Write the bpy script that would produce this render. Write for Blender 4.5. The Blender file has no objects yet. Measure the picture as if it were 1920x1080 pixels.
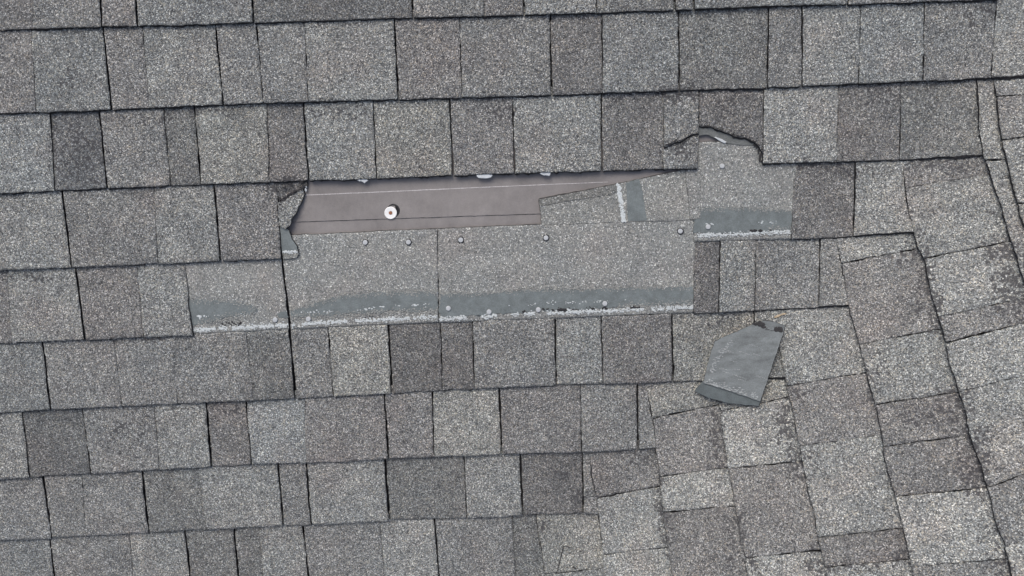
import bpy, bmesh, math, random
import numpy as np
from mathutils import Matrix, Vector

# ------------------------------------------------------------------ camera geometry
W, H, F = 1920.0, 1080.0, 1500.0          # photograph size and focal length in photo pixels
CX, CY = W / 2, H / 2
def unit(v):
    v = np.asarray(v, float)
    return v / np.linalg.norm(v)
# directions in camera axes (x right, y down, z forward)
DOWN = unit((0.03, 0.40, 0.91))           # gravity
N_L = unit((-0.008, -0.213, 0.977))       # main slope, pointing away from the camera
D_L = 1.5 * N_L[2]
ez = -DOWN
hl = np.array((1.0, -0.04, 0.0)); ex = unit(hl - ez * hl.dot(ez)); ey = np.cross(ez, ex)
CAM2W = np.stack([ex, ey, ez])            # rows: world axes in camera axes
CAM_LOC = np.array((0.0, 0.0, 1.6))
def to_world(P):
    return P @ CAM2W.T + CAM_LOC

sc = bpy.context.scene
cam_data = bpy.data.cameras.new('camera')
cam = bpy.data.objects.new('camera', cam_data)
sc.collection.objects.link(cam)
cam_data.sensor_width = 36.0
cam_data.lens = 36.0 * F / W
cam_data.clip_start = 0.05
cam_data.clip_end = 2000.0
cols = [CAM2W @ np.array(v) for v in ((1, 0, 0), (0, -1, 0), (0, 0, -1))]
m = Matrix.Identity(4)
for i in range(3):
    for j in range(3):
        m[j][i] = cols[i][j]
    m[i][3] = CAM_LOC[i]
cam.matrix_world = m
sc.camera = cam

# ------------------------------------------------------------------ sky and soft sun (overcast)
SUN_CAM = unit((-0.22, -0.50, -0.80))      # direction from the roof towards the light, camera axes
sun_w = CAM2W @ SUN_CAM
elev = math.asin(sun_w[2]); azim = math.atan2(sun_w[0], sun_w[1])
world = bpy.data.worlds.new('World'); sc.world = world
world.use_nodes = True
wn = world.node_tree
bg = wn.nodes['Background']
sky = wn.nodes.new('ShaderNodeTexSky'); sky.sky_type = 'NISHITA'; sky.sun_disc = False
sky.sun_elevation = elev; sky.sun_rotation = azim
sky.air_density = 1.0; sky.dust_density = 6.0; sky.ozone_density = 0.3
wn.links.new(sky.outputs[0], bg.inputs[0])
bg.inputs[1].default_value = 0.15
sl = bpy.data.lights.new('sun', 'SUN'); sl.energy = 1.5; sl.angle = math.radians(30); sl.color = (1.0, 0.975, 0.93)
so = bpy.data.objects.new('sun', sl); sc.collection.objects.link(so)
so.rotation_euler = Vector(sun_w).to_track_quat('Z', 'Y').to_euler()
so.location = (0, 0, 6)
sc.view_settings.view_transform = 'Standard'
sc.view_settings.look = 'None'
sc.view_settings.exposure = 0.38
sc.view_settings.gamma = 1.0
sc.view_settings.use_curve_mapping = False

# ------------------------------------------------------------------ the two roof slopes and the soft valley between them
def ray(px, py):
    px = np.asarray(px, float); py = np.asarray(py, float)
    return np.stack([(px - CX) / F, (py - CY) / F, np.ones_like(px)], -1)
def on_left(px, py):
    r = ray(px, py); return r * (D_L / (r @ N_L))[..., None]
VA, VB = on_left(1850, 150), on_left(1060, 1060)      # two points of the valley line
vab = unit(VB - VA)
n0 = unit((0.434, 0.375, 0.819)); N_R = unit(n0 - vab * n0.dot(vab))
D_R = N_R.dot(VA)
SMK = 0.05
def at(px, py, h=0.0):
    """pixel of the photograph -> world point on the roof, h metres above it"""
    px, py, h = np.broadcast_arrays(np.asarray(px, float), np.asarray(py, float), np.asarray(h, float))
    r = ray(px, py)
    tl = D_L / np.maximum(r @ N_L, .15); dr = r @ N_R
    tr = np.where(dr > .08, D_R / np.maximum(dr, .08), 50.0)
    k = np.clip(0.5 + 0.5 * (tr - tl) / SMK, 0, 1)          # 1 = left slope
    t = tr * (1 - k) + tl * k - SMK * k * (1 - k)
    n = N_R * (1 - k)[..., None] + N_L * k[..., None]
    n = n / np.linalg.norm(n, axis=-1, keepdims=True)
    return to_world(r * t[..., None] - n * h[..., None])

# ------------------------------------------------------------------ noise helpers
_rng = np.random.default_rng(7)
_tab = _rng.random(4096)
def vnoise(x, y, seed=0):
    x = np.asarray(x, float); y = np.asarray(y, float)
    xi = np.floor(x).astype(int); yi = np.floor(y).astype(int)
    fx = x - xi; fy = y - yi
    fx = fx * fx * (3 - 2 * fx); fy = fy * fy * (3 - 2 * fy)
    def hsh(a, b): return _tab[(a * 374761 + b * 668265 + seed * 9176 + ((a * b) & 1023) * 31) % 4096]
    return ((hsh(xi, yi) * (1 - fx) + hsh(xi + 1, yi) * fx) * (1 - fy) +
            (hsh(xi, yi + 1) * (1 - fx) + hsh(xi + 1, yi + 1) * fx) * fy) * 2 - 1
def interp(poly):
    xs = [p[0] for p in poly]; ys = [p[1] for p in poly]
    def f(x):
        x = np.asarray(x, float)
        y = np.interp(x, xs, ys)
        y = np.where(x < xs[0], ys[0] + (x - xs[0]) * (ys[1] - ys[0]) / (xs[1] - xs[0]), y)
        return np.where(x > xs[-1], ys[-1] + (x - xs[-1]) * (ys[-1] - ys[-2]) / (xs[-1] - xs[-2]), y)
    return f
def interp_y(poly):                                    # x as a function of y
    return interp([(p[1], p[0]) for p in poly])

# ------------------------------------------------------------------ materials
def new_mat(name):
    mt = bpy.data.materials.new(name); mt.use_nodes = True
    nt = mt.node_tree; b = nt.nodes['Principled BSDF']
    return mt, nt, b
def node(nt, typ, **kw):
    n = nt.nodes.new(typ)
    for k, v in kw.items(): setattr(n, k, v)
    return n
def mixc(nt, a, b, fac, blend='MIX'):
    n = node(nt, 'ShaderNodeMix', data_type='RGBA', blend_type=blend)
    for sock, v in ((n.inputs[6], a), (n.inputs[7], b), (n.inputs[0], fac)):
        if hasattr(v, 'is_linked'): nt.links.new(v, sock)
        elif isinstance(v, (int, float)): sock.default_value = v
        else: sock.default_value = (*v, 1)
    return n.outputs[2]
def math_n(nt, op, a, b=None, clamp=False):
    n = node(nt, 'ShaderNodeMath', operation=op, use_clamp=clamp)
    for i, v in enumerate((a, b)):
        if v is None: continue
        if hasattr(v, 'is_linked'): nt.links.new(v, n.inputs[i])
        else: n.inputs[i].default_value = v
    return n.outputs[0]
def ramp(nt, fac, stops, interp='LINEAR'):
    n = node(nt, 'ShaderNodeValToRGB'); cr = n.color_ramp; cr.interpolation = interp
    while len(cr.elements) > 1: cr.elements.remove(cr.elements[-1])
    cr.elements[0].position = stops[0][0]; cr.elements[0].color = (*stops[0][1], 1)
    for p, c in stops[1:]:
        e = cr.elements.new(p); e.color = (*c, 1)
    nt.links.new(fac, n.inputs[0]); return n.outputs[0]
def noise_n(nt, pos, scale, detail=2, rough=0.5):
    n = node(nt, 'ShaderNodeTexNoise'); n.inputs['Scale'].default_value = scale
    n.inputs['Detail'].default_value = detail; n.inputs['Roughness'].default_value = rough
    nt.links.new(pos, n.inputs['Vector']); return n
def voro(nt, pos, scale):
    n = node(nt, 'ShaderNodeTexVoronoi'); n.inputs['Scale'].default_value = scale
    nt.links.new(pos, n.inputs['Vector']); return n

GRAN = 1.0
def granule_material(name, white=0.0, plain=False):
    mt, nt, b = new_mat(name)
    pos = node(nt, 'ShaderNodeNewGeometry').outputs['Position']
    v1 = voro(nt, pos, 620.0)
    sep = node(nt, 'ShaderNodeSeparateColor'); nt.links.new(v1.outputs['Color'], sep.inputs[0])
    w = white
    if not plain:
        st = [(0.0, (.034, .036, .038)), (.09, (.068, .072, .074)), (.28, (.104, .108, .110)), (.48, (.135, .139, .139)),
              (.65, (.162, .174, .176)), (.77, (.215, .207, .182)), (.86, (.255, .268, .268)), (.95, (.39, .40, .395))]
    else:
        st = [(0.0, (.072, .075, .075)), (.07, (.112, .117, .116)), (.28, (.142, .147, .145)), (.52, (.166, .173, .172)),
              (.72, (.198, .200, .190)), (.86, (.262, .270, .266)), (.955, (.43, .44, .435))]
    col = ramp(nt, sep.outputs[0], st, 'CONSTANT')
    v2 = voro(nt, pos, 330.0)
    s2 = node(nt, 'ShaderNodeSeparateColor'); nt.links.new(v2.outputs['Color'], s2.inputs[0])
    cl = ramp(nt, s2.outputs[1], [(0, (.72, .73, .74)), (.3, (.91, .93, .95)), (.55, (1.0, 1.0, 1.0)), (.8, (1.10, 1.09, 1.05)), (1, (1.34, 1.32, 1.26))])
    col = mixc(nt, col, cl, .75 - .3 * w, 'MULTIPLY')
    nz = noise_n(nt, pos, 26.0, 4, .65)
    blot = ramp(nt, nz.outputs[0], [(.25, (.76, .77, .785)), (.5, (1, 1, 1)), (.75, (1.21, 1.205, 1.18))])
    col = mixc(nt, col, blot, 1.0 - .5 * w, 'MULTIPLY')
    hue = noise_n(nt, pos, 11.0, 2, .5)
    hc = ramp(nt, hue.outputs[0], [(.3, (.97, .99, 1.0)), (.55, (1, .995, .99)), (.75, (1.035, .985, .97))])
    col = mixc(nt, col, hc, 1.0, 'MULTIPLY')
    oi = node(nt, 'ShaderNodeObjectInfo')
    col = mixc(nt, col, oi.outputs['Color'], 1.0, 'MULTIPLY')
    if not plain:
        # worn patches where the pale granules are lost: ragged stains with a shape of their own
        a = node(nt, 'ShaderNodeAttribute', attribute_name='stain')
        # every granule is lost or kept by chance, more often where the wear is heavy
        ns = noise_n(nt, pos, 90.0, 3, .7)
        f = math_n(nt, 'ADD', a.outputs['Fac'], math_n(nt, 'MULTIPLY', math_n(nt, 'SUBTRACT', ns.outputs[0], 0.5), 1.1))
        f = math_n(nt, 'MULTIPLY', f, math_n(nt, 'GREATER_THAN', a.outputs['Fac'], 0.02))
        f = math_n(nt, 'MULTIPLY', f, .86)
        v3 = voro(nt, pos, 250.0)
        s3 = node(nt, 'ShaderNodeSeparateColor'); nt.links.new(v3.outputs['Color'], s3.inputs[0])
        lost = math_n(nt, 'GREATER_THAN', f, s3.outputs[2])
        col = mixc(nt, col, (.034, .034, .038), math_n(nt, 'MULTIPLY', lost, .8))
    nt.links.new(col, b.inputs['Base Color'])
    b.inputs['Roughness'].default_value = .88
    b.inputs['Specular IOR Level'].default_value = .35
    bp = node(nt, 'ShaderNodeBump'); bp.inputs['Strength'].default_value = .55; bp.inputs['Distance'].default_value = .0012
    hgt = math_n(nt, 'MULTIPLY', v1.outputs['Distance'], -1.0)
    nt.links.new(hgt, bp.inputs['Height']); nt.links.new(bp.outputs[0], b.inputs['Normal'])
    return mt
def rough_material(name, base, var=.25, scale=60.0, rough=.8, spec=.3, fine=.2, bump=.15, dark=None, streak=False, wrinkle=False):
    mt, nt, b = new_mat(name)
    pos = node(nt, 'ShaderNodeNewGeometry').outputs['Position']
    p1 = pos
    if streak:      # drag marks along one direction of the sheet
        mp = node(nt, 'ShaderNodeMapping'); nt.links.new(pos, mp.inputs['Vector'])
        mp.inputs['Rotation'].default_value = (0, 0, .35); mp.inputs['Scale'].default_value = (.45, 1.9, 1.2); p1 = mp.outputs[0]
    n1 = noise_n(nt, p1, scale, 6, .72)
    lo = tuple(c * (1 - var) for c in base); hi = tuple(min(1, c * (1 + var)) for c in base)
    col = ramp(nt, n1.outputs[0], [(.3, lo), (.7, hi)])
    n2 = noise_n(nt, pos, 520.0, 2, .6)
    fi = ramp(nt, n2.outputs[0], [(.3, (1 - fine,) * 3), (.7, (1 + fine,) * 3)])
    col = mixc(nt, col, fi, 1.0, 'MULTIPLY')
    nt.links.new(col, b.inputs['Base Color'])
    b.inputs['Roughness'].default_value = rough; b.inputs['Specular IOR Level'].default_value = spec
    bp = node(nt, 'ShaderNodeBump'); bp.inputs['Strength'].default_value = bump; bp.inputs['Distance'].default_value = .001
    nt.links.new(n2.outputs[0], bp.inputs['Height']); nt.links.new(bp.outputs[0], b.inputs['Normal'])
    if wrinkle:     # shallow buckles running up and down the sheet
        mp = node(nt, 'ShaderNodeMapping'); nt.links.new(pos, mp.inputs['Vector']); mp.inputs['Scale'].default_value = (2.2, .5, .8)
        n3 = noise_n(nt, mp.outputs[0], 11.0, 3, .5)
        b3 = node(nt, 'ShaderNodeBump'); b3.inputs['Strength'].default_value = .5; b3.inputs['Distance'].default_value = .012
        nt.links.new(n3.outputs[0], b3.inputs['Height']); nt.links.new(bp.outputs[0], b3.inputs['Normal']); nt.links.new(b3.outputs[0], b.inputs['Normal'])
    return mt
M_GRAN = granule_material('granules')
M_HEAD = granule_material('headlap granules', .6, True)
M_TAR_SHADE = rough_material('asphalt edge and shade', (.018, .018, .02), .4, 200, .7, .3, .3, .4)  # bare asphalt and tar, also the black of painted-in shadows
M_DECK = rough_material('deck asphalt', (.028, .028, .03), .4, 120, .9, .2, .3, .3)
M_FELT = rough_material('felt', (.170, .162, .160), .20, 13, .75, .3, .07, .08, wrinkle=True)
M_BAND = rough_material('adhesive', (.108, .126, .129), .26, 55, .6, .4, .18, .35)
M_SEAL = rough_material('sealant', (.39, .425, .435), .18, 300, .6, .3, .2, .3)
M_BACK = rough_material('shingle back', (.112, .126, .131), .34, 34, .75, .3, .16, .25, streak=True)
M_BACK2 = rough_material('shingle back scuffed', (.25, .27, .28), .3, 120, .8, .2, .25, .2)
M_FLECK = rough_material('granule fleck', (.20, .21, .205), .5, 500, .9, .2, .4, .3)
M_NAIL = rough_material('galvanised', (.34, .36, .375), .12, 200, .45, .5, .05, .05)
M_CAP = rough_material('white plastic', (.62, .63, .63), .05, 100, .4, .5, .03, .03)
M_RUST = rough_material('rusty nail head', (.20, .09, .05), .25, 300, .7, .3, .2, .2)
M_CHALK = rough_material('chalk', (.36, .35, .355), .25, 90, .9, .1, .25, .05)
M_GREY = rough_material('grey mat', (.100, .108, .108), .25, 60, .75, .3, .2, .3)
M_LOW = rough_material('lower sheet', (.066, .080, .085), .25, 60, .75, .3, .15, .3)
M_FILM = rough_material('release film', (.40, .43, .45), .2, 200, .45, .5, .1, .2)
M_LEAF = rough_material('dry leaf', (.30, .25, .18), .25, 300, .8, .2, .2, .3)

# ------------------------------------------------------------------ object helpers
COL = sc.collection
def link_mesh(name, verts, faces, mats, mat_ix=None, parent=None, origin=None, color=None, attrs=None, smooth=True):
    """verts: world coordinates (n,3); faces: list of index tuples / (n,4) array"""
    verts = np.asarray(verts, float)
    if parent is not None: origin = np.array(parent['_o'])
    elif origin is None: origin = verts.mean(0)
    me = bpy.data.meshes.new(name)
    me.from_pydata((verts - origin).tolist(), [], faces.tolist() if hasattr(faces, 'tolist') else faces)
    for mt in mats: me.materials.append(mt)
    if mat_ix is not None: me.polygons.foreach_set('material_index', np.asarray(mat_ix, np.int32))
    if smooth:
        sm = np.ones(len(me.polygons), bool) if mat_ix is None else (np.asarray(mat_ix) == 0)
        me.polygons.foreach_set('use_smooth', sm)
    if attrs:
        for k, v in attrs.items():
            at_ = me.attributes.new(k, 'FLOAT', 'POINT'); at_.data.foreach_set('value', np.asarray(v, np.float32))
    me.update()
    o = bpy.data.objects.new(name, me); COL.objects.link(o)
    if parent is not None: o.parent = parent['_e']
    else: o.location = origin
    if color is not None: o.color = (*color, 1)
    return o
def thing(name, label, cat, origin, group=None):
    e = bpy.data.objects.new(name, None); COL.objects.link(e)
    e.location = origin; e.empty_display_size = .02
    e['label'] = label; e['category'] = cat
    if group: e['group'] = group
    return {'_e': e, '_o': np.asarray(origin, float)}
def tag(o, label, cat, group=None):
    o['label'] = label; o['category'] = cat
    if group: o['group'] = group
    return o
def as_parent(o):                                   # let a mesh object parent its parts
    return {'_e': o, '_o': np.array(o.location)}

def grid_slab(GX, GY, HH, thick, jit=1.3, seed=0, flare=(0, .5, 2.4, .5)):
    """a sheet over pixel grids GX, GY at heights HH (metres) with side walls; returns verts, faces, mat index"""
    nv, nu = GX.shape
    GX = GX.copy(); GY = GY.copy()
    # ragged granular edges
    for sl_, ax in (((0, slice(None)), 1), ((-1, slice(None)), 1), ((slice(None), 0), 0), ((slice(None), -1), 0)):
        x, y = GX[sl_], GY[sl_]
        d = jit * (vnoise(x / 3.1 + seed, y / 3.1, seed) * .75 + vnoise(x / 23.0, y / 23.0 + seed, seed + 5) * .9)
        if ax == 1: GY[sl_] = y + d
        else: GX[sl_] = x + d
    HH = HH + .0007 * vnoise(GX / 34.0, GY / 34.0, seed + 11) + .0003 * vnoise(GX / 7.0, GY / 7.0, seed + 3)
    top = at(GX, GY, HH).reshape(-1, 3)
    ids = np.arange(nv * nu).reshape(nv, nu)
    q = np.stack([ids[:-1, :-1], ids[1:, :-1], ids[1:, 1:], ids[:-1, 1:]], -1).reshape(-1, 4)
    ring = np.concatenate([ids[0, :], ids[1:, -1], ids[-1, -2::-1], ids[-2:0:-1, 0]])
    bx, by, bh = GX.reshape(-1)[ring], GY.reshape(-1)[ring], HH.reshape(-1)[ring]
    # the cut edges slope: bare black asphalt, splayed wider to paint in shadow lines (top, right, butt, left in pixels)
    ft, fr, fb, fl = flare
    w_ = .75 + .55 * vnoise(bx / 9.0, by / 9.0, seed + 8) + .35 * vnoise(bx / 2.6, by / 2.6, seed + 9)
    ox = np.concatenate([np.zeros(nu), np.full(nv - 1, fr), np.zeros(nu - 1), np.full(nv - 2, -fl)]) * w_
    oy = np.concatenate([np.full(nu, -ft), np.zeros(nv - 1), np.full(nu - 1, fb), np.zeros(nv - 2)]) * w_
    low = at(bx + ox, by + oy, bh - thick)
    n0_ = nv * nu; m_ = len(ring)
    lo = np.arange(n0_, n0_ + m_)
    sides = np.stack([ring, np.roll(ring, -1), np.roll(lo, -1), lo], -1)
    verts = np.concatenate([top, low]); faces = np.concatenate([q, sides])
    mi = np.concatenate([np.zeros(len(q), int), np.ones(len(sides), int)])
    return verts, faces, mi, GX, GY

def poly_slab(name, pts, h, thick, mat, parent=None, jit=1.0, seed=0, side=None, step=4.0, color=None, origin=None, flare=1.1, surf=None):
    at = surf or globals()['at']
    """an arbitrary outline in photo pixels laid on the roof as a thin sheet; h a number or f(x, y) in metres"""
    P = []
    n = len(pts)
    for i in range(n):
        a = np.array(pts[i], float); b = np.array(pts[(i + 1) % n], float)
        k = max(1, int(np.linalg.norm(b - a) / step))
        for j in range(k): P.append(a + (b - a) * j / k)
    P = np.array(P)
    P[:, 0] += jit * (vnoise(P[:, 0] / 3.0, P[:, 1] / 3.0, seed) * .8 + vnoise(P[:, 0] / 11.0, P[:, 1] / 11.0, seed + 1) * .7)
    P[:, 1] += jit * (vnoise(P[:, 0] / 3.0, P[:, 1] / 3.0, seed + 2) * .8 + vnoise(P[:, 0] / 11.0, P[:, 1] / 11.0, seed + 3) * .7)
    area = sum(P[i, 0] * P[(i + 1) % len(P), 1] - P[(i + 1) % len(P), 0] * P[i, 1] for i in range(len(P)))
    if area > 0: P = P[::-1]
    hh = h(P[:, 0], P[:, 1]) if callable(h) else np.full(len(P), float(h))
    tg = np.roll(P, -2, 0) - np.roll(P, 2, 0); tg = tg / (np.linalg.norm(tg, axis=1, keepdims=True) + 1e-6)
    Q = P + flare * np.stack([-tg[:, 1], tg[:, 0]], -1) * (.7 + .6 * vnoise(P[:, 0] / 8, P[:, 1] / 8, seed + 6))[:, None]
    top = at(P[:, 0], P[:, 1], hh); low = at(Q[:, 0], Q[:, 1], hh - thick)
    N = len(P)
    bm = bmesh.new()
    vt = [bm.verts.new(v) for v in top]; vl = [bm.verts.new(v) for v in low]
    f = bm.faces.new(vt)
    bmesh.ops.triangulate(bm, faces=[f], quad_method='BEAUTY', ngon_method='BEAUTY')
    for fc in bm.faces: fc.material_index = 0
    for i in range(N):
        j = (i + 1) % N
        fc = bm.faces.new((vt[i], vl[i], vl[j], vt[j])); fc.material_index = 1
    bm.verts.index_update()
    verts = np.array([v.co[:] for v in bm.verts]); faces = [tuple(v.index for v in fc.verts) for fc in bm.faces]
    mi = [fc.material_index for fc in bm.faces]; bm.free()
    return link_mesh(name, verts, faces, [mat, side or mat], mi, parent, origin, color, smooth=False)

def blobs(name, spots, h, mat, parent, seed=0, surf=None):
    at = surf or globals()['at']
    """many small ragged flakes (x, y, rx, ry) in photo pixels as one part"""
    rnd = random.Random(seed); V = []; Fc = []
    xs = []; ys = []; hs = []
    for x, y, rx, ry in spots:
        k = rnd.randint(6, 9); b0 = len(xs); a0 = rnd.random() * 6
        hz = h(x, y) if callable(h) else h
        hz = float(hz) + rnd.uniform(0, .0004)
        xs.append(x); ys.append(y); hs.append(hz + .0005)
        for i in range(k):
            r = rnd.uniform(.55, 1.25); a = a0 + i * 2 * math.pi / k
            xs.append(x + rx * r * math.cos(a)); ys.append(y + ry * r * math.sin(a)); hs.append(hz)
        for i in range(k): Fc.append((b0, b0 + 1 + (i + 1) % k, b0 + 1 + i))
    o = link_mesh(name, at(np.array(xs), np.array(ys), np.array(hs)), Fc, [mat], None, parent); o['kind'] = 'stuff'
    return o

# ------------------------------------------------------------------ tones
TONE = {'L': (1.26, 1.265, 1.25), 'Lt': (1.22, 1.215, 1.175), 'Lb': (1.19, 1.23, 1.25), 'P': (1.11, 1.12, 1.115), 'Pt': (1.11, 1.105, 1.07),
        'Pb': (1.06, 1.09, 1.105), 'M': (.97, .97, .975), 'Mr': (.97, .945, .945), 'Mb': (.92, .945, .96), 'N': (.81, .818, .822),
        'Nr': (.855, .835, .838), 'Nb': (.79, .82, .85), 'D': (.69, .695, .71), 'Dr': (.74, .722, .727), 'Db': (.72, .735, .765)}
TWORD = {'L': 'pale grey', 'Lt': 'pale tan-flecked', 'Lb': 'pale bluish grey', 'P': 'light grey', 'Pt': 'light tan-flecked', 'Pb': 'light bluish grey',
         'M': 'mid grey', 'Mr': 'brownish grey', 'Mb': 'bluish grey', 'N': 'dull grey', 'Nr': 'dull brown grey', 'Nb': 'dull blue grey',
         'D': 'dark grey', 'Dr': 'dark brown grey', 'Db': 'dark blue grey'}
ORD = ['first', 'second', 'third', 'fourth', 'fifth', 'sixth', 'seventh', 'eighth', 'ninth', 'tenth', 'eleventh', 'twelfth', 'thirteenth', 'fourteenth', 'fifteenth', 'sixteenth', 'seventeenth', 'eighteenth']
def level(t): return .0022 if t[0] in 'LPM' else 0.0      # thick laminated teeth and thinner shadow tabs
STAIN_BITS = []                                            # (x, y, rx, ry, strength)
def stain(x, y, rx, ry, s=1.0): STAIN_BITS.append((x, y, rx, ry, s))
def stain_at(X, Y):
    a = np.zeros_like(X)
    for x, y, rx, ry, s in STAIN_BITS:
        d = np.sqrt(((X - x) / (rx * 1.15)) ** 2 + ((Y - y) / (ry * 1.25)) ** 2) + .25 * vnoise(X / 17.0, Y / 17.0, 31)
        a = np.maximum(a, s * np.clip(1.3 - d, 0, 1))
    return np.clip(a * (.8 + .45 * vnoise(X / 13.0, Y / 13.0, 77)), 0, 1)
# worn dark patches seen in the photograph
for q in [(540, 352, 32, 20, 1.0), (1280, 178, 45, 14, .9), (150, 290, 55, 50, .45), (250, 800, 40, 40, .3), (1475, 800, 20, 45, .95), (1490, 870, 16, 30, .6),
          (1735, 520, 18, 60, .7), (1755, 590, 16, 35, .9), (1890, 510, 30, 60, 1.0), (1870, 475, 24, 24, .9), (1905, 560, 24, 40, .7), (1345, 830, 18, 60, .5), (1635, 730, 14, 40, .4),
          (1790, 745, 30, 18, .7), (1800, 795, 22, 40, .6), (1830, 880, 30, 45, .8), (1840, 830, 20, 30, .5), (1385, 985, 16, 40, .6), (1378, 1040, 20, 30, .5),
          (1525, 880, 10, 30, .4), (1690, 1040, 22, 14, .7), (1600, 1062, 60, 8, .9), (1240, 940, 12, 40, .6), (1250, 1000, 12, 40, .6), (1420, 1065, 14, 18, .7), (1530, 1060, 18, 26, .8),
          (1860, 1010, 20, 40, .35), (1880, 1065, 20, 20, .7), (1790, 400, 80, 10, .25), (1600, 320, 60, 12, .35), (1760, 312, 70, 14, .45), (1735, 775, 40, 22, .35),
          (400, 203, 60, 12, .45), (640, 205, 60, 14, .35), (930, 205, 40, 22, .55), (1160, 190, 30, 12, .4), (1350, 185, 50, 14, .5), (1360, 205, 40, 30, .3),
          (60, 520, 50, 8, .3), (300, 225, 60, 12, .35), (1500, 310, 60, 10, .4), (1830, 28, 30, 24, .5), (120, 150, 40, 18, .25), (240, 630, 90, 10, .35), (420, 760, 70, 12, .3),
          (1200, 862, 26, 10, .3), (1050, 885, 20, 14, .4), (1090, 930, 30, 12, .4), (1280, 282, 40, 16, .55), (620, 45, 60, 8, .3), (1660, 180, 60, 14, .4), (1020, 985, 12, 14, .6),
          (1330, 600, 60, 10, .35), (1500, 735, 12, 20, .6), (1650, 690, 14, 30, .4), (1700, 480, 30, 20, .35)]: stain(*q)

# ------------------------------------------------------------------ setting: the roof deck under everything
NG = 90
gx, gy = np.meshgrid(np.linspace(-1000, 2900, NG), np.linspace(-800, 1900, NG))
ids = np.arange(NG * NG).reshape(NG, NG)
q = np.stack([ids[:-1, :-1], ids[1:, :-1], ids[1:, 1:], ids[:-1, 1:]], -1).reshape(-1, 4)
deck = link_mesh('roof_deck', at(gx, gy, -.0075).reshape(-1, 3), q, [M_DECK], origin=np.zeros(3))
deck['kind'] = 'structure'

# the shingled roof running on past the part the photograph shows
def roof_around():
    n = 120
    X, Y = np.meshgrid(np.linspace(-1000, 2900, n), np.linspace(-800, 1900, n))
    P = at(X, Y, -.0012).reshape(-1, 3)
    hL_ = unit(CAM2W @ np.cross(N_L, np.cross(hl, N_L))); dL_ = np.cross(CAM2W @ N_L, hL_)
    hR_ = unit(CAM2W @ unit(np.array((-.034, -.902, .43)))); hR_ = unit(hR_ - (CAM2W @ N_R) * hR_.dot(CAM2W @ N_R)); dR_ = np.cross(CAM2W @ N_R, hR_)
    r = ray(X, Y); side = ((r @ N_L) / D_L > (r @ N_R) / D_R).reshape(-1)
    uv = np.where(side[:, None], np.stack([P @ hL_, P @ dL_], 1), np.stack([P @ hR_, P @ dR_], 1))
    ix = np.arange(n * n).reshape(n, n)
    qq = np.stack([ix[:-1, :-1], ix[1:, :-1], ix[1:, 1:], ix[:-1, 1:]], -1).reshape(-1, 4)
    cxs = X.reshape(-1)[qq]; cys = Y.reshape(-1)[qq]
    keep = (cxs.max(1) < -100) | (cxs.min(1) > 1935) | (cys.max(1) < -60) | (cys.min(1) > 1092)
    mt = granule_material('granules beyond', 0.0, True); nt = mt.node_tree; b = nt.nodes['Principled BSDF']
    at_ = node(nt, 'ShaderNodeAttribute', attribute_name='roof_uv')
    br = node(nt, 'ShaderNodeTexBrick'); nt.links.new(at_.outputs['Vector'], br.inputs['Vector'])
    br.inputs['Scale'].default_value = 1.0; br.inputs['Brick Width'].default_value = .17; br.inputs['Row Height'].default_value = .143
    br.inputs['Mortar Size'].default_value = .0022; br.inputs['Color1'].default_value = (.72, .71, .72, 1); br.inputs['Color2'].default_value = (1.15, 1.15, 1.13, 1)
    br.inputs['Mortar'].default_value = (.08, .08, .08, 1)
    old = b.inputs['Base Color'].links[0].from_socket
    nt.links.new(mixc(nt, old, br.outputs['Color'], 1.0, 'MULTIPLY'), b.inputs['Base Color'])
    o = link_mesh('roof_surface', P, qq[keep], [mt], origin=np.zeros(3), color=(1, 1, 1))
    a_ = o.data.attributes.new('roof_uv', 'FLOAT_VECTOR', 'POINT')
    a_.data.foreach_set('vector', np.concatenate([uv, np.zeros((len(uv), 1))], 1).astype(np.float32).reshape(-1))
    o['kind'] = 'structure'
roof_around()
# ------------------------------------------------------------------ main slope: courses of shingles
COURSE = [interp(c) for c in [
    [(0, -110), (1000, -135), (1900, -160)],
    [(0, 57), (195, 51), (400, 46), (640, 38), (775, 34), (980, 29), (1265, 20), (1440, 12), (1610, 9), (1740, 4), (1867, 0)],
    [(0, 213), (214, 206), (420, 196), (640, 189), (745, 187), (1035, 178), (1170, 173), (1300, 169), (1500, 162), (1605, 157), (1725, 152), (1830, 149), (1920, 145)],
    [(0, 362), (205, 352), (380, 345), (575, 338), (640, 337), (850, 328), (1127, 320), (1305, 314), (1430, 306), (1560, 303), (1685, 300), (1843, 293)],
    [(0, 505), (140, 500), (415, 488), (530, 484), (820, 471), (1300, 453), (1480, 448), (1600, 443), (1712, 438)],
    [(0, 642), (165, 635), (365, 626), (545, 617), (822, 604), (1000, 598), (1297, 586), (1415, 581), (1590, 575)],
    [(0, 772), (100, 765), (325, 755), (555, 745), (735, 735), (950, 723), (1130, 717), (1300, 713), (1473, 709)],
    [(0, 895), (175, 885), (400, 872), (470, 868), (640, 862), (730, 857), (940, 848), (1095, 845), (1190, 839), (1230, 838)],
    [(0, 1010), (100, 1005), (285, 995), (530, 982), (640, 978), (730, 972), (900, 967), (1000, 961), (1120, 960)],
    [(0, 1128), (500, 1106), (1000, 1084), (1100, 1080)]]]
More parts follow.
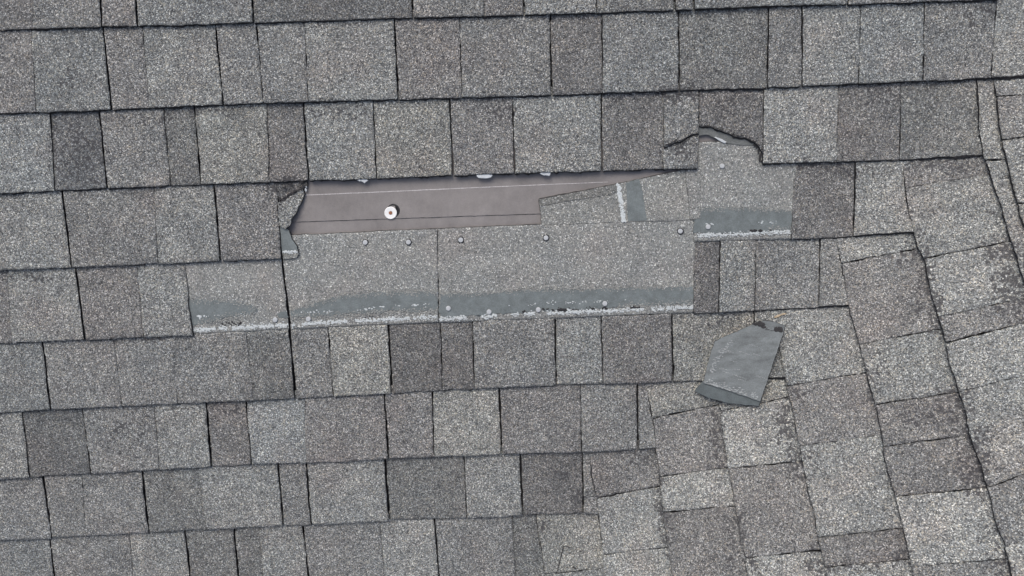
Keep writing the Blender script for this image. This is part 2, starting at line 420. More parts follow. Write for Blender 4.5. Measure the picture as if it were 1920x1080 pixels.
# each course: joints (x at the top, x at the butt, kind) with the tone of the tab that follows;
# kinds: g open dark joint, n narrow joint, t change of tone inside one shingle, x end of a run
ROWS = [
 [(-170, -150, 'g', 'Nr'), (64, 68, 't', 'M'), (184, 196, 'g', 'Mr'), (250, 262, 'g', 'Mb'), (470, 478, 'g', 'D'), (766, 775, 'g', 'M'), (904, 907, 't', 'Nr'),
  (979, 983, 'g', 'P'), (1116, 1117, 'n', 'N'), (1262, 1264, 'g', 'M'), (1296, 1299, 'g', 'Mb'), (1590, 1586, 'n', 'M'), (1880, 1867, 'x', '')],
 [(-180, -150, 'g', 'Mr'), (60, 73, 't', 'Mb'), (194, 214, 'g', 'Mr'), (268, 285, 't', 'P'), (405, 422, 'g', 'M'), (481, 497, 'n', 'M'), (572, 580, 't', 'P'), (740, 748, 'g', 'Mr'),
  (862, 867, 'n', 'M'), (1031, 1034, 'g', 'Nr'), (1128, 1129, 'n', 'Mb'), (1272, 1272, 'g', 'N'), (1441, 1436, 'n', 'M'), (1503, 1500, 'g', 'P'), (1612, 1606, 'n', 'Pb'),
  (1732, 1725, 'n', 'M'), (1867, 1855, 'n', 'P'), (2080, 2060, 'x', '')],
 [(-185, -150, 'g', 'Pb'), (95, 107, 't', 'Db'), (186, 206, 'g', 'M'), (306, 323, 't', 'N'), (365, 380, 'g', 'Pt'), (500, 508, 't', 'Nr'), (569, 581, 'g', 'P'), (701, 707, 'n', 'Pt'),
  (843, 850, 'g', 'Mr'), (961, 965, 'n', 'P'), (1127, 1127, 'g', 'Nr'), (1243, 1241, 'x', ''), (1432, 1428, 'n', 'L'), (1572, 1566, 'n', 'Nr'), (1690, 1683, 'n', 'N'), (1829, 1845, 'x', '')],
 [(-180, -150, 'g', 'P'), (118, 139, 'g', 'M'), (290, 300, 't', 'P'), (402, 417, 'g', 'Mr'), (518, 530, 'x', ''), (1487, 1482, 'n', 'Nr'), (1603, 1599, 'n', 'P'), (1692, 1713, 'x', '')],
 [(-170, -150, 'g', 'Nr'), (15, 27, 't', 'P'), (143, 164, 'g', 'Mr'), (258, 273, 't', 'P'), (347, 363, 'x', '')],
 [(-170, -150, 'g', 'Mb'), (81, 100, 'g', 'M'), (215, 232, 't', 'M'), (307, 323, 'x', '')],
 [(-170, -150, 'g', 'P'), (42, 60, 't', 'D'), (155, 175, 'g', 'M'), (290, 303, 't', 'P'), (387, 400, 'g', 'Nr'), (461, 474, 'g', 'Lb'), (572, 577, 't', 'Mr'), (721, 730, 'g', 'Mr'),
  (811, 815, 'n', 'Lt'), (936, 941, 'g', 'Mr'), (1088, 1090, 'n', 'M'), (1195, 1195, 'g', 'M'), (1210, 1232, 'x', '')],
 [(-170, -150, 'g', 'M'), (82, 102, 'g', 'M'), (155, 165, 't', 'M'), (267, 283, 'g', 'N'), (372, 390, 't', 'P'), (522, 534, 'g', 'M'), (574, 586, 'g', 'P'), (722, 731, 'g', 'N'),
  (870, 876, 'n', 'P'), (975, 980, 'g', 'Dr'), (1092, 1093, 'n', 'M'), (1107, 1121, 'x', '')],
 [(-170, -150, 'g', 'Mb'), (94, 112, 'g', 'M'), (243, 257, 't', 'P'), (347, 364, 'g', 'N'), (438, 452, 'g', 'N'), (487, 498, 't', 'P'), (568, 584, 'g', 'M'), (713, 723, 't', 'L'),
  (815, 825, 'g', 'M'), (960, 966, 't', 'N'), (1004, 1022, 'x', '')]]
CNAME = ['topmost course', 'second course down', 'third course down', 'fourth course down', 'fifth course down', 'sixth course down', 'seventh course down', 'eighth course down', 'lowest course']
GROUP_L = 'shingles of the main slope'
GAPW = {'g': 3.2, 'n': 1.5, 't': 0.0, 'x': 0.0}
_seed = [0]
def tab_mesh(name, row, a, b, tone, parent=None, tuck=.11, ga=None, gb=None, end_under=0.0, top_h=None, yTf=None, yBf=None, lift=None, thick=None):
    """one tab of a course between joints a and b"""
    yT, yB = yTf or COURSE[row], yBf or COURSE[row + 1]
    ga = GAPW[a[2]] / 2 if ga is None else ga
    gb = GAPW[b[2]] / 2 if gb is None else gb
    xlt, xlb, xrt, xrb = a[0] + ga, a[1] + ga, b[0] - gb + end_under, b[1] - gb + end_under
    w = xrt - xlt; hgt = abs(float(yB(xlb)) - float(yT(xlt)))
    nu = max(4, int(w / 3.6)); nv = max(4, int(hgt * (1 + tuck) / 3.6))
    s = np.linspace(0, 1, nu)[None, :]; t = np.linspace(-tuck, 1, nv)[:, None]
    xt = xlt + (xrt - xlt) * s; xb = xlb + (xrb - xlb) * s
    GX = xt + (xb - xt) * t
    yt = yT(xt); yb = yB(xb)
    GY = yt + (yb - yt) * t
    _seed[0] += 1; sd = _seed[0]
    rnd = random.Random(sd * 77 + 5)
    lv = level(tone) if lift is None else lift
    HH = (.0068 + rnd.uniform(-.0006, .0009)) * np.clip(t, -.11, 1) + lv + 0 * s
    HH = HH + rnd.uniform(-.0006, .0006) * (s - .5) * 2 * t
    v, f, mi, gx_, gy_ = grid_slab(GX, GY, HH, thick if thick else .0034 + lv * .8, 1.25, sd, (0, .5, 3.2 if row < 3 else 2.3, .5))
    ring_n = len(v) - gx_.size
    st = stain_at(gx_, gy_).reshape(-1)
    c = np.array(TONE[tone]) * (1 + rnd.uniform(-.035, .035))
    o = link_mesh(name, v, f, [M_GRAN, M_TAR_SHADE], mi, parent, None, c, {'stain': np.concatenate([st, np.zeros(ring_n)])})
    return o
def size_word(w): return 'narrow ' if w < 75 else ('wide ' if w > 190 else '')
SPECIAL = {}        # (row, first joint x): label
def build_run(row, js, first_ix, total):
    """js: joints of one shingle, from its opening joint to its closing joint"""
    tones = [j[3] for j in js[:-1]]
    w = js[-1][0] - js[0][0]
    if len(tones) == 1: look = size_word(w) + TWORD[tones[0]] + ' shingle'
    else: look = 'shingle, ' + TWORD[tones[0]] + ' turning ' + TWORD[tones[1]]
    if first_ix < (total + 1) // 2: place = '%s from left in the %s' % (ORD[first_ix], CNAME[row])
    else: place = '%s from the valley, %s' % (ORD[total - 1 - first_ix], CNAME[row])
    lab = SPECIAL.get((row, js[0][0]), look + ', ' + place)
    eu = 14.0 if js[-1][2] == 'x' and not (row in (3, 4) and js[-1][0] < 1000) and row != 0 else 0.0
    if len(tones) == 1:
        o = tab_mesh('roof_shingle', row, js[0], js[1], tones[0], end_under=eu)
        return tag(o, lab, 'shingle', GROUP_L)
    mx = (js[0][0] + js[-1][0]) / 2
    t = thing('roof_shingle', lab, 'shingle', at(mx, float(COURSE[row + 1](mx)), 0.0), GROUP_L)
    for i, tn in enumerate(tones):
        o = tab_mesh('tab', row, js[i], js[i + 1], tn, t, end_under=eu if i == len(tones) - 1 else 0)
    return t
SPECIAL.update({
 (3, 402): 'brownish grey shingle beside the torn flap, just left of the torn hole',
 (4, 258): None})
SPECIAL.pop((4, 258))
SPECIAL[(2, 1432)] = 'pale grey shingle right beside the torn dark shingle, above the bare patch'
SPECIAL[(3, 1487)] = 'dull brown grey shingle bordering the upper bare headlap patch near the valley'
for r, js in enumerate(ROWS):
    runs = []; cur = [js[0]]
    for j in js[1:]:
        cur.append(j)
        if j[2] in 'gnx':
            if cur[0][2] != 'x': runs.append(cur)
            cur = [j]
    for i, run in enumerate(runs): build_run(r, run, i, len(runs))

# ------------------------------------------------------------------ right slope: slanting columns of shingles in the valley
def off(poly, d): return [(x + d, y) for x, y in poly]
LINE = {k: interp_y(v) for k, v in {
 1: [(1830, 148), (1832, 200), (1836, 250), (1843, 293), (1855, 325), (1866, 360), (1877, 390), (1886, 420), (1895, 453), (1907, 485), (1913, 507), (1925, 545), (1960, 650)],
 2: [(1862, 148), (1866, 180), (1872, 220), (1875, 245), (1881, 280), (1886, 300), (1893, 330), (1900, 355), (1908, 385), (1912, 405), (1922, 430), (1960, 540)],
 3: [(1693, 300), (1692, 330), (1697, 360), (1703, 400), (1715, 440), (1722, 468), (1734, 490), (1745, 545), (1752, 570), (1763, 604), (1772, 633), (1775, 647), (1781, 686), (1792, 710),
     (1798, 734), (1805, 755), (1813, 783), (1819, 816), (1835, 860), (1846, 897), (1852, 915), (1858, 937), (1866, 974), (1884, 1023), (1892, 1056), (1897, 1080), (1925, 1200)],
 4: [(1565, 445), (1571, 470), (1577, 496), (1582, 520), (1587, 550), (1592, 577), (1603, 615), (1610, 640), (1616, 660), (1622, 685), (1633, 723), (1640, 750), (1650, 795), (1657, 825),
     (1660, 860), (1672, 907), (1681, 937), (1691, 974), (1699, 1011), (1708, 1053), (1714, 1080), (1740, 1200)],
 5: [(1438, 575), (1450, 610), (1462, 657), (1473, 702), (1477, 721), (1479, 741), (1486, 761), (1490, 782), (1494, 806), (1500, 833), (1506, 863), (1514, 901), (1522, 941), (1531, 970),
     (1534, 998), (1541, 1027), (1547, 1055), (1551, 1080), (1575, 1200)],
 6: [(1337, 712), (1347, 751), (1353, 770), (1355, 794), (1360, 823), (1367, 875), (1374, 911), (1380, 950), (1388, 982), (1392, 1019), (1400, 1045), (1404, 1080), (1424, 1200)],
 7: [(1211, 715), (1213, 730), (1221, 776), (1226, 812), (1229, 841), (1237, 878), (1240, 913), (1247, 956), (1249, 986), (1254, 1015), (1259, 1043), (1262, 1080), (1276, 1200)],
 8: [(1103, 842), (1108, 884), (1116, 921), (1122, 958), (1126, 986), (1130, 1011), (1133, 1039), (1136, 1080), (1146, 1200)],
 9: [(1004, 955), (1006, 974), (1010, 1003), (1015, 1023), (1020, 1060), (1023, 1080), (1038, 1200)],
 10: [(1985, 100), (2000, 200), (2030, 300), (2050, 420), (2100, 600)],
 11: [(2000, 300), (2030, 440), (2060, 620), (2075, 740), (2110, 940), (2150, 1200)]}.items()}
# (left line, right line, [(y on left line, y on right line, tone, row-joint width)...], end, column name)
COLS = [
 (9, 8, [(961, 960, 'Pt', 0), (1073, 1066, 'Mb', 1.2)], (1190, 1180), 'first'),
 (8, 7, [(845, 838, 'Nr', 0), (931, 912, 'P', 2.0), (1039, 1027, 'L', 1.6)], (1190, 1175), 'second'),
 (7, 6, [(718, 711, 'Pt', 0), (781, 759, 'Mr', 2.0), (893, 877, 'L', 1.2), (961, 948, 'Nr', 1.6)], (1190, 1170), 'third'),
 (6, 5, [(711, 706, 'Pt', 0), (771, 745, 'L', 1.8), (880, 864, 'Mr', .9), (1046, 1031, 'L', 1.6)], (1190, 1175), 'fourth'),
 (5, 4, [(583, 574, 'P', 0), (726, 699, 'Mr', 2.0), (838, 815, 'P', .8), (1008, 990, 'Nr', 1.4), (1064, 1049, 'P', 2.0)], (1190, 1170), 'fifth'),
 (4, 3, [(448, 438, 'P', 0), (496, 467, 'Mr', 2.2), (648, 617, 'P', .9), (760, 735, 'Nr', .9), (839, 815, 'Nr', 2.0), (932, 914, 'L', .9), (1062, 1047, 'M', 1.6)], (1190, 1170), 'sixth'),
 (3, 1, [(303, 292, 'Nr', 0), (356, 328, 'P', .2), (488, 453, 'L', 2.0), (597, 558, 'Mr', .8), (645, 600, 'L', 3.0), (737, 690, 'P', .4), (915, 850, 'M', 1.6), (1025, 960, 'L', 1.4)], (1190, 1100), 'seventh'),
 (1, 2, [(149, 148, 'P', 0), (305, 299, 'P', 2.2)], (620, 520), 'eighth'),
 (2, 10, [(149, 140, 'Pb', 0), (184, 176, 'M', 2.0), (267, 245, 'P', 3.0), (386, 380, 'Pt', 1.5)], (540, 520), 'ninth')]
GROUP_R = 'shingles of the valley slope'
def column_tile(name, la, lb, y0, y1, tone, cut0, cut1, first, parent=None, part_lift=None):
    A, B = LINE[la], LINE[lb]
    ya0, yb0 = y0; ya1, yb1 = y1
    if first: ya0 -= 13; yb0 -= 13
    ya0 += cut0 * .3; yb0 += cut0 * .3; ya1 -= cut1 * .3; yb1 -= cut1 * .3
    hgt = ya1 - ya0
    nv = max(5, int(hgt / 3.8)); nu = max(6, int(abs(float(B(yb0)) - float(A(ya0))) / 3.8))
    t = np.linspace(0, 1, nv)[:, None]; s = np.linspace(0, 1.09, nu)[None, :]
    ya = ya0 + (ya1 - ya0) * t; yb = yb0 + (yb1 - yb0) * t
    xa = A(ya) + 1.0; xb = B(yb) - .5
    GX = xa + (xb - xa) * s; GY = ya + (yb - ya) * s
    _seed[0] += 1; sd = _seed[0]; rnd = random.Random(sd * 31 + 2)
    lv = level(tone) * .7
    HH = (.0096 + rnd.uniform(-.0006, .0008)) * (1 - np.clip(s, 0, 1.09)) + lv + 0 * t
    if first:
        k = np.clip((GY - (y0[0] + (y0[1] - y0[0]) * s)) / 45.0, 0, 1)
        HH = HH * (.16 + .84 * k)
    v, f, mi, gx_, gy_ = grid_slab(GX, GY, HH, .0042 + lv * .5, 1.5, sd, (.3, .4, .5, 2.5))
    ring_n = len(v) - gx_.size
    st = stain_at(gx_, gy_).reshape(-1)
    c = np.array(TONE[tone]) * (.985 + rnd.uniform(-.03, .03))
    return link_mesh(name, v, f, [M_GRAN, M_TAR_SHADE], mi, parent, None, c, {'stain': np.concatenate([st, np.zeros(ring_n)])})
for la, lb, tiles, end, cname in COLS:
    n = len(tiles)
    i = 0; k = 0
    while i < n:
        group = [i]
        while i + 1 < n and tiles[i + 1][3] and tiles[i + 1][3] < .5: i += 1; group.append(i)
        def rng(j):
            t0 = tiles[j]; t1 = tiles[j + 1][:2] if j + 1 < n else end
            return t0[:2], t1, t0[2], t0[3], (tiles[j + 1][3] if j + 1 < n else 0)
        tn = [tiles[j][2] for j in group]
        pos = 'topmost' if k == 0 else ORD[k] + ' down'
        look = TWORD[tn[0]] + ' shingle' if len(tn) == 1 else 'shingle, ' + TWORD[tn[0]] + ' turning ' + TWORD[tn[1]]
        lab = '%s, %s in the %s slanting valley column from left' % (look, pos, cname)
        if len(group) == 1:
            y0, y1, tone, c0, c1 = rng(group[0])
            o = column_tile('valley_shingle', la, lb, y0, y1, tone, c0, c1, group[0] == 0)
            tag(o, lab, 'shingle', GROUP_R)
            if cname == 'first' and k == 0:
                path = interp_y([(1051, 1068), (1053, 1040), (1057, 1022)])
                sp = [(float(path(y)), y, 1.0, 1.6) for y in np.arange(1022, 1068, 1.6)] + [(1057 + 1.5 * i, 1021 + .35 * i * (i > 4), 1.2, .9) for i in range(12)]
                sp += [(1077, 1062, 3, 2), (1081, 1064, 3, 1.5), (1084, 1061, 1.5, 1.2)]
                blobs('tear', sp, lambda x, y: .0110 - .0096 * (x - 1020) / 115.0 + .0012, M_TAR_SHADE, as_parent(o), 201)
        else:
            y0 = rng(group[0])[0]
            th = thing('valley_shingle', lab, 'shingle', at(float(LINE[la](y0[0])), y0[0], 0), GROUP_R)
            for j in group:
                y0, y1, tone, c0, c1 = rng(j)
                column_tile('tab', la, lb, y0, y1, tone, c0, c1, j == 0, th)
        i += 1; k += 1

# ------------------------------------------------------------------ bare headlaps: shingles whose covering course is gone
def head_grid(name, top, bot, xl, xr, h0, h1, parent, tone, ga=0.8, gb=0.8, thick=.0030, mat=None, fl=(.9, .4, .4, .4)):
    """a headlap sheet between two edge lines (y as functions of x); xl, xr = (x at top, x at bottom)"""
    nu = max(6, int((xr[0] - xl[0]) / 4)); nv = max(6, int((bot(xl[1]) - top(xl[0])) / 4))
    s = np.linspace(0, 1, nu)[None, :]; t = np.linspace(0, 1, nv)[:, None]
    xt = xl[0] + ga + (xr[0] - gb - xl[0] - ga) * s; xb = xl[1] + ga + (xr[1] - gb - xl[1] - ga) * s
    GX = xt + (xb - xt) * t; yt = top(xt); GY = yt + (bot(xb) - yt) * t
    _seed[0] += 1
    v, f, mi, gx_, gy_ = grid_slab(GX, GY, h0 + (h1 - h0) * t + 0 * s, thick, .8, _seed[0], fl)
    return link_mesh(name, v, f, [mat or M_HEAD, M_TAR_SHADE], mi, parent, None, TONE[tone] if isinstance(tone, str) else tone)
HEADC = (1.12, 1.13, 1.13)
rs = random.Random(5)
def seal_line(pts, n, parent, h, ry=1.5, rx=2.3, dens=1.0, spread=2.0, seed=1, name='sealant_strip', mat=None):
    f = interp(pts); x0, x1 = pts[0][0], pts[-1][0]
    rnd = random.Random(seed); sp = []
    for i in range(n):
        x = rnd.uniform(x0, x1)
        if vnoise(x / 14.0, 3.0, seed) > dens: continue
        k = rnd.uniform(.35, 1.1)
        sp.append((x, float(f(x)) + rnd.gauss(0, spread), rx * k, ry * k))
    o = blobs(name, sp, h, mat or M_SEAL, parent, seed); o['kind'] = 'stuff'
    return o
H2 = .0022
JX = {j: v for j, v in {'a0': (307, 323), 'a1': (463, 477), 'b0': (543, 556), 'b1': (616, 627), 'b2': (728, 736), 'c0': (826, 830), 'c1': (886, 890), 'c2': (1041, 1043),
      'c3': (1127, 1130), 'c4': (1260, 1261), 'c5': (1413, 1418), 'd1': (1438, 1473)}.items()}
C5, C6 = COURSE[5], COURSE[6]
def row_tab(key0, key1, tone, parent, k0='n', k1='n', tooth=None, row=5, eu=0.0):
    a = (*JX[key0], k0, tone); b = (*JX[key1], k1, '')
    tooth = level(tone) > 0 if tooth is None else tooth
    return tab_mesh('tab', row, a, b, tone, parent, tuck=.0 if tooth else .08, lift=H2 if tooth else -.0002, end_under=eu)
# shingle A: left of the hole
tA = thing('roof_shingle', 'shingle with a bare pale headlap left of the hole, black joint on its right', 'shingle', at(440, 620, 0), GROUP_L)
row_tab('a0', 'a1', 'M', tA, 'g', 't'); row_tab('a1', 'b0', 'N', tA, 't', 'g', tooth=True)
head_grid('headlap', interp([(330, 470), (535, 462)]), C5, (330, 340), (527, 544), .0012, H2, tA, HEADC, 0.8, 1.6)
hA = lambda x, y: H2 + .0002
poly_slab('adhesive_band', [(352, 562), (385, 562), (430, 563), (462, 570), (482, 580), (474, 588), (440, 592), (415, 596), (390, 606), (360, 608)], H2 + .0006, .0012, M_BAND, tA, 3.0, 3, step=2.5)
poly_slab('adhesive_band', [(520, 588), (538, 582), (541, 594), (524, 595)], H2 + .0006, .0012, M_BAND, tA, 1.4, 9)
seal_line([(363, 618), (440, 614), (541, 609)], 520, tA, H2 + .0005, 1.4, 2.1, .7, 2.1, 2)
seal_line([(364, 592), (470, 590)], 26, tA, H2 + .0012, 1.2, 2.0, .35, 1.2, 8, 'sealant_fleck')
blobs('sealant_fleck', [(376, 592, 4, 2.2), (376, 596, 1.6, 3)], H2 + .0015, M_SEAL, tA, 3)
seal_line([(416, 607), (455, 604)], 26, tA, H2 + .0004, 1.8, 3.0, .1, 2.0, 4, 'tar_smudge', M_TAR_SHADE)
# shingle B: middle of the bare strip
tB = thing('roof_shingle', 'shingle with a bare headlap below the hole, between two joints, holding the white-dashed band', 'shingle', at(690, 610, 0), GROUP_L)
row_tab('b0', 'b1', 'M', tB, 'g', 'n', tooth=False); row_tab('b1', 'b2', 'Lt', tB, 'n', 'g'); row_tab('b2', 'c0', 'Dr', tB, 'g', 'n')
TOPB = interp([(520, 444), (547, 441), (820, 429), (1013, 421), (1300, 410)])
head_grid('headlap', TOPB, C5, (524, 546), (820, 823), .0006, H2, tB, HEADC, 1.2, .15, fl=(.9, .1, .4, .4))
poly_slab('adhesive_band', [(547, 582), (580, 572), (610, 562), (640, 555), (680, 551), (740, 548), (818, 547), (820, 580), (790, 583), (740, 582), (700, 586), (650, 588), (600, 592), (549, 594)],
          H2 + .0007, .0012, M_BAND, tB, 3.0, 13, step=2.5)
seal_line([(549, 608), (640, 602), (740, 597), (820, 594)], 620, tB, H2 + .0005, 1.4, 2.1, .5, 2.0, 6)
seal_line([(551, 584), (640, 583), (700, 577), (735, 573), (810, 570)], 90, tB, H2 + .0014, 1.5, 2.4, .2, 1.6, 7, 'sealant_fleck')
seal_line([(625, 597), (665, 593), (725, 592)], 40, tB, H2 + .0006, 1.4, 2.4, -.1, 1.6, 14, 'tar_smudge', M_TAR_SHADE)
# shingle C: right part of the bare strip
tC = thing('roof_shingle', 'long shingle with a bare headlap ending under the stepped shingles, widest grey adhesive band', 'shingle', at(1060, 600, 0), GROUP_L)
row_tab('c0', 'c1', 'Dr', tC, 'n', 'n'); row_tab('c1', 'c2', 'M', tC, 'n', 'g'); row_tab('c2', 'c3', 'P', tC, 'g', 'n', tooth=False)
row_tab('c3', 'c4', 'Nr', tC, 'n', 'g', tooth=True); row_tab('c4', 'c5', 'Pt', tC, 'g', 'n', tooth=False)
head_grid('headlap', TOPB, C5, (821, 823), (1303, 1303), .0004, H2, tC, HEADC, .15, .5, fl=(.9, .4, .4, .1))
poly_slab('adhesive_band', [(824, 552), (860, 551), (920, 548), (1000, 543), (1080, 543), (1160, 541), (1240, 540), (1302, 537), (1302, 570), (1240, 570), (1180, 573), (1130, 577), (1060, 580), (960, 586), (880, 590), (824, 594)],
          H2 + .0007, .0012, M_BAND, tC, 3.0, 21, step=2.5)
seal_line([(824, 597), (920, 592), (1000, 587), (1130, 582), (1200, 579), (1302, 575)], 1150, tC, H2 + .0011, 1.4, 2.2, .5, 2.0, 16)
seal_line([(940, 572), (1060, 566), (1180, 562)], 70, tC, H2 + .0014, 1.1, 1.8, .15, 2.0, 17, 'sealant_fleck')
seal_line([(980, 583), (1030, 580), (1060, 579), (1110, 577), (1200, 575)], 120, tC, H2 + .0013, 1.7, 2.8, -.1, 1.6, 18, 'tar_smudge', M_TAR_SHADE)
blobs('tar_smudge', [(1048, 580, 6, 3), (1054, 579, 5, 3), (1060, 581, 4, 2.5), (1036, 580, 3, 2), (1112, 578, 4, 2), (1187, 575, 4, 2)], H2 + .0016, M_TAR_SHADE, tC, 19)
# last shingle of the sixth course, half hidden by the loose piece
o = tab_mesh('roof_shingle', 5, (*JX['c5'], 'n', 'P'), (*JX['d1'], 'x', ''), 'P', end_under=14)
tag(o, 'light grey shingle mostly covered by the loose torn-off piece', 'shingle', GROUP_L)
# shingle D: bare patch near the valley, fifth course
tD = thing('roof_shingle', 'shingle with a bare headlap patch and white strip under the torn dark shingle', 'shingle', at(1440, 520, 0), GROUP_L)
JX.update({'e0': (1299, 1298), 'e1': (1350, 1346), 'e2': (1417, 1413), 'e3': (1537, 1535), 'e4': (1567, 1592)})
row_tab('e0', 'e1', 'Dr', tD, 'g', 'n', row=4); row_tab('e1', 'e2', 'P', tD, 'n', 'n', row=4); row_tab('e2', 'e3', 'M', tD, 'n', 'n', row=4, tooth=False)
row_tab('e3', 'e4', 'M', tD, 'n', 'x', row=4, tooth=True, eu=14)
head_grid('headlap', interp([(1300, 267), (1345, 266), (1420, 264), (1500, 262)]), COURSE[4], (1308, 1300), (1494, 1490), .0010, H2, tD, HEADC, .6, .5)
poly_slab('adhesive_band', [(1304, 394), (1340, 391), (1390, 391), (1440, 393), (1484, 395), (1484, 433), (1440, 434), (1390, 435), (1340, 436), (1302, 437)], H2 + .0007, .0012, M_BAND, tD, 3.0, 33, step=2.5)
seal_line([(1302, 441), (1380, 439), (1430, 436), (1484, 434)], 420, tD, H2 + .0011, 1.4, 2.1, .6, 2.0, 26)
seal_line([(1322, 420), (1400, 418), (1484, 415)], 34, tD, H2 + .0014, 1.3, 2.4, .1, 1.6, 27, 'sealant_fleck')
blobs('tar_smudge', [(1408, 432, 6, 2.6), (1416, 432, 6, 3), (1425, 432, 5, 2.6), (1444, 431, 4, 1.6)], H2 + .0016, M_TAR_SHADE, tD, 28)

def flecks(pts, n, parent, h, spread, seed):
    seal_line(pts, int(n * 1.25), parent, h, 1.35, 1.6, 2.0, spread, seed, 'granule_fleck', M_FLECK)
flecks([(360, 564), (430, 565), (480, 578)], 90, tA, H2 + .0009, 3.0, 101); flecks([(366, 604), (420, 596), (478, 590)], 150, tA, H2 + .0009, 4.0, 102)
flecks([(549, 582), (580, 572), (640, 556), (680, 551), (820, 547)], 330, tB, H2 + .0010, 3.2, 103); flecks([(549, 593), (640, 589), (740, 584), (820, 583)], 420, tB, H2 + .0010, 4.0, 104)
flecks([(824, 552), (920, 548), (1000, 543), (1300, 538)], 480, tC, H2 + .0010, 2.8, 105); flecks([(1160, 575), (1240, 571), (1302, 568)], 260, tC, H2 + .0010, 4.5, 106)
flecks([(1304, 394), (1390, 391), (1484, 395)], 200, tD, H2 + .0010, 2.4, 107); flecks([(1440, 430), (1484, 428)], 70, tD, H2 + .0010, 4.0, 108)

# turned shingle lying at the right of the hole
hP = lambda x, y: .0012 + .0012 * (x - 1010) / 290.0
tP = thing('turned_shingle', 'shingle turned sideways at the end of the hole, crossed by an upright white sealant line', 'shingle', at(1160, 415, 0))
poly_slab('headlap', [(1011, 373), (1060, 364), (1160, 344), (1240, 327), (1283, 318), (1312, 312), (1312, 411), (1240, 414), (1100, 418), (1016, 422)], hP, .0028, M_HEAD, tP, .6, 41, M_TAR_SHADE, color=(1.12, 1.125, 1.11))
poly_slab('edge_strip', [(1011, 373), (1060, 364), (1150, 346), (1158, 356), (1148, 364), (1060, 377), (1015, 386)], lambda x, y: hP(x, y) + .0012, .0020, M_HEAD, tP, .6, 42, M_TAR_SHADE, color=(.80, .80, .79))
poly_slab('adhesive_band', [(1174, 342), (1197, 336), (1202, 350), (1206, 375), (1213, 412), (1178, 415), (1176, 385)], lambda x, y: hP(x, y) + .0006, .0012, M_BAND, tP, 1.2, 43)
sp = []
for i in range(150):
    k = rs.random(); y = 345 + 71 * k
    sp.append((1158 + 12 * k + rs.gauss(0, 1.8), y, 2.6 * rs.uniform(.4, 1.1), 3.2 * rs.uniform(.4, 1.1)))
blobs('sealant_strip', sp, lambda x, y: hP(x, y) + .0006, M_SEAL, tP, 44)
poly_slab('end_strip', [(1284, 319), (1312, 312), (1312, 409), (1293, 410), (1289, 365)], lambda x, y: hP(x, y) + .0012, .002, M_HEAD, tP, .8, 45, M_TAR_SHADE, color=(1.1, 1.1, 1.1))

# ------------------------------------------------------------------ felt underlayment in the hole
fA = poly_slab('underlayment_sheet', [(470, 300), (700, 290), (1440, 225), (1440, 300), (1340, 395), (1013, 401), (800, 408), (540, 417), (470, 420)], -.0042, .0012, M_FELT, None, .4, 51, M_TAR_SHADE)
tag(fA, 'purplish grey felt sheet bared in the torn hole, with a thin white chalk line', 'roofing felt')
pa = as_parent(fA)
poly_slab('chalk_line', [(560, 366), (700, 360), (820, 354.6), (950, 348.8), (1140, 341), (1140, 342), (950, 350.2), (820, 356.2), (700, 361.6), (560, 367.4)], -.0039, .0002, M_CHALK, pa, .25, 52, None, 6, flare=0)
fB = poly_slab('underlayment_sheet', [(470, 405), (1013, 392), (1340, 385), (1340, 425), (1013, 430), (540, 455), (470, 460)], -.0058, .0012, M_FELT, None, .4, 53, M_TAR_SHADE)
tag(fB, 'lower narrow felt sheet tucked below the overlap edge in the torn hole', 'roofing felt')

# ------------------------------------------------------------------ torn shingles round the hole
# cracked shingle at the right end of the overhanging course
tK = thing('roof_shingle', 'cracked mid grey shingle overhanging the right tip of the torn hole', 'shingle', at(1275, 314, 0), GROUP_L)
CRK = [(1236, 277), (1252, 272), (1263, 267), (1275, 265), (1284, 258), (1296, 252), (1312, 249)]
crk = interp(CRK)
crk2 = interp([(x, y + 3.2) for x, y in CRK])
a_, b_ = (1243, 1242, 'n', 'M'), (1309, 1308, 'x', '')
o = tab_mesh('tab', 2, a_, b_, 'M', tK, yTf=COURSE[2], yBf=crk, tuck=.15)
o2 = tab_mesh('torn_corner', 2, (1242, 1241, 'n', 'M'), (1308, 1306, 'x', ''), 'M', tK, yTf=crk2, yBf=COURSE[3], tuck=0, lift=.0044)
sp = []
for i in range(70):
    x = rs.uniform(1244, 1306); up = rs.random() < .6
    y = float(crk(x)) + (-abs(rs.gauss(0, 2.2)) - .5 if up else 3.4 + abs(rs.gauss(0, 1.8)))
    sp.append((x, y, rs.uniform(.7, 1.9), rs.uniform(.6, 1.3)))
sp += [(1246 + 9 * i + rs.gauss(0, 2), 181 - 1.2 * i + rs.gauss(0, 2.5), rs.uniform(1.5, 4), rs.uniform(.7, 1.4)) for i in range(6)]
blobs('asphalt_crumb', sp, lambda x, y: .0100 - .0062 * min(1, max(0, (245 - y) / 70.0)), M_TAR_SHADE, tK, 58)
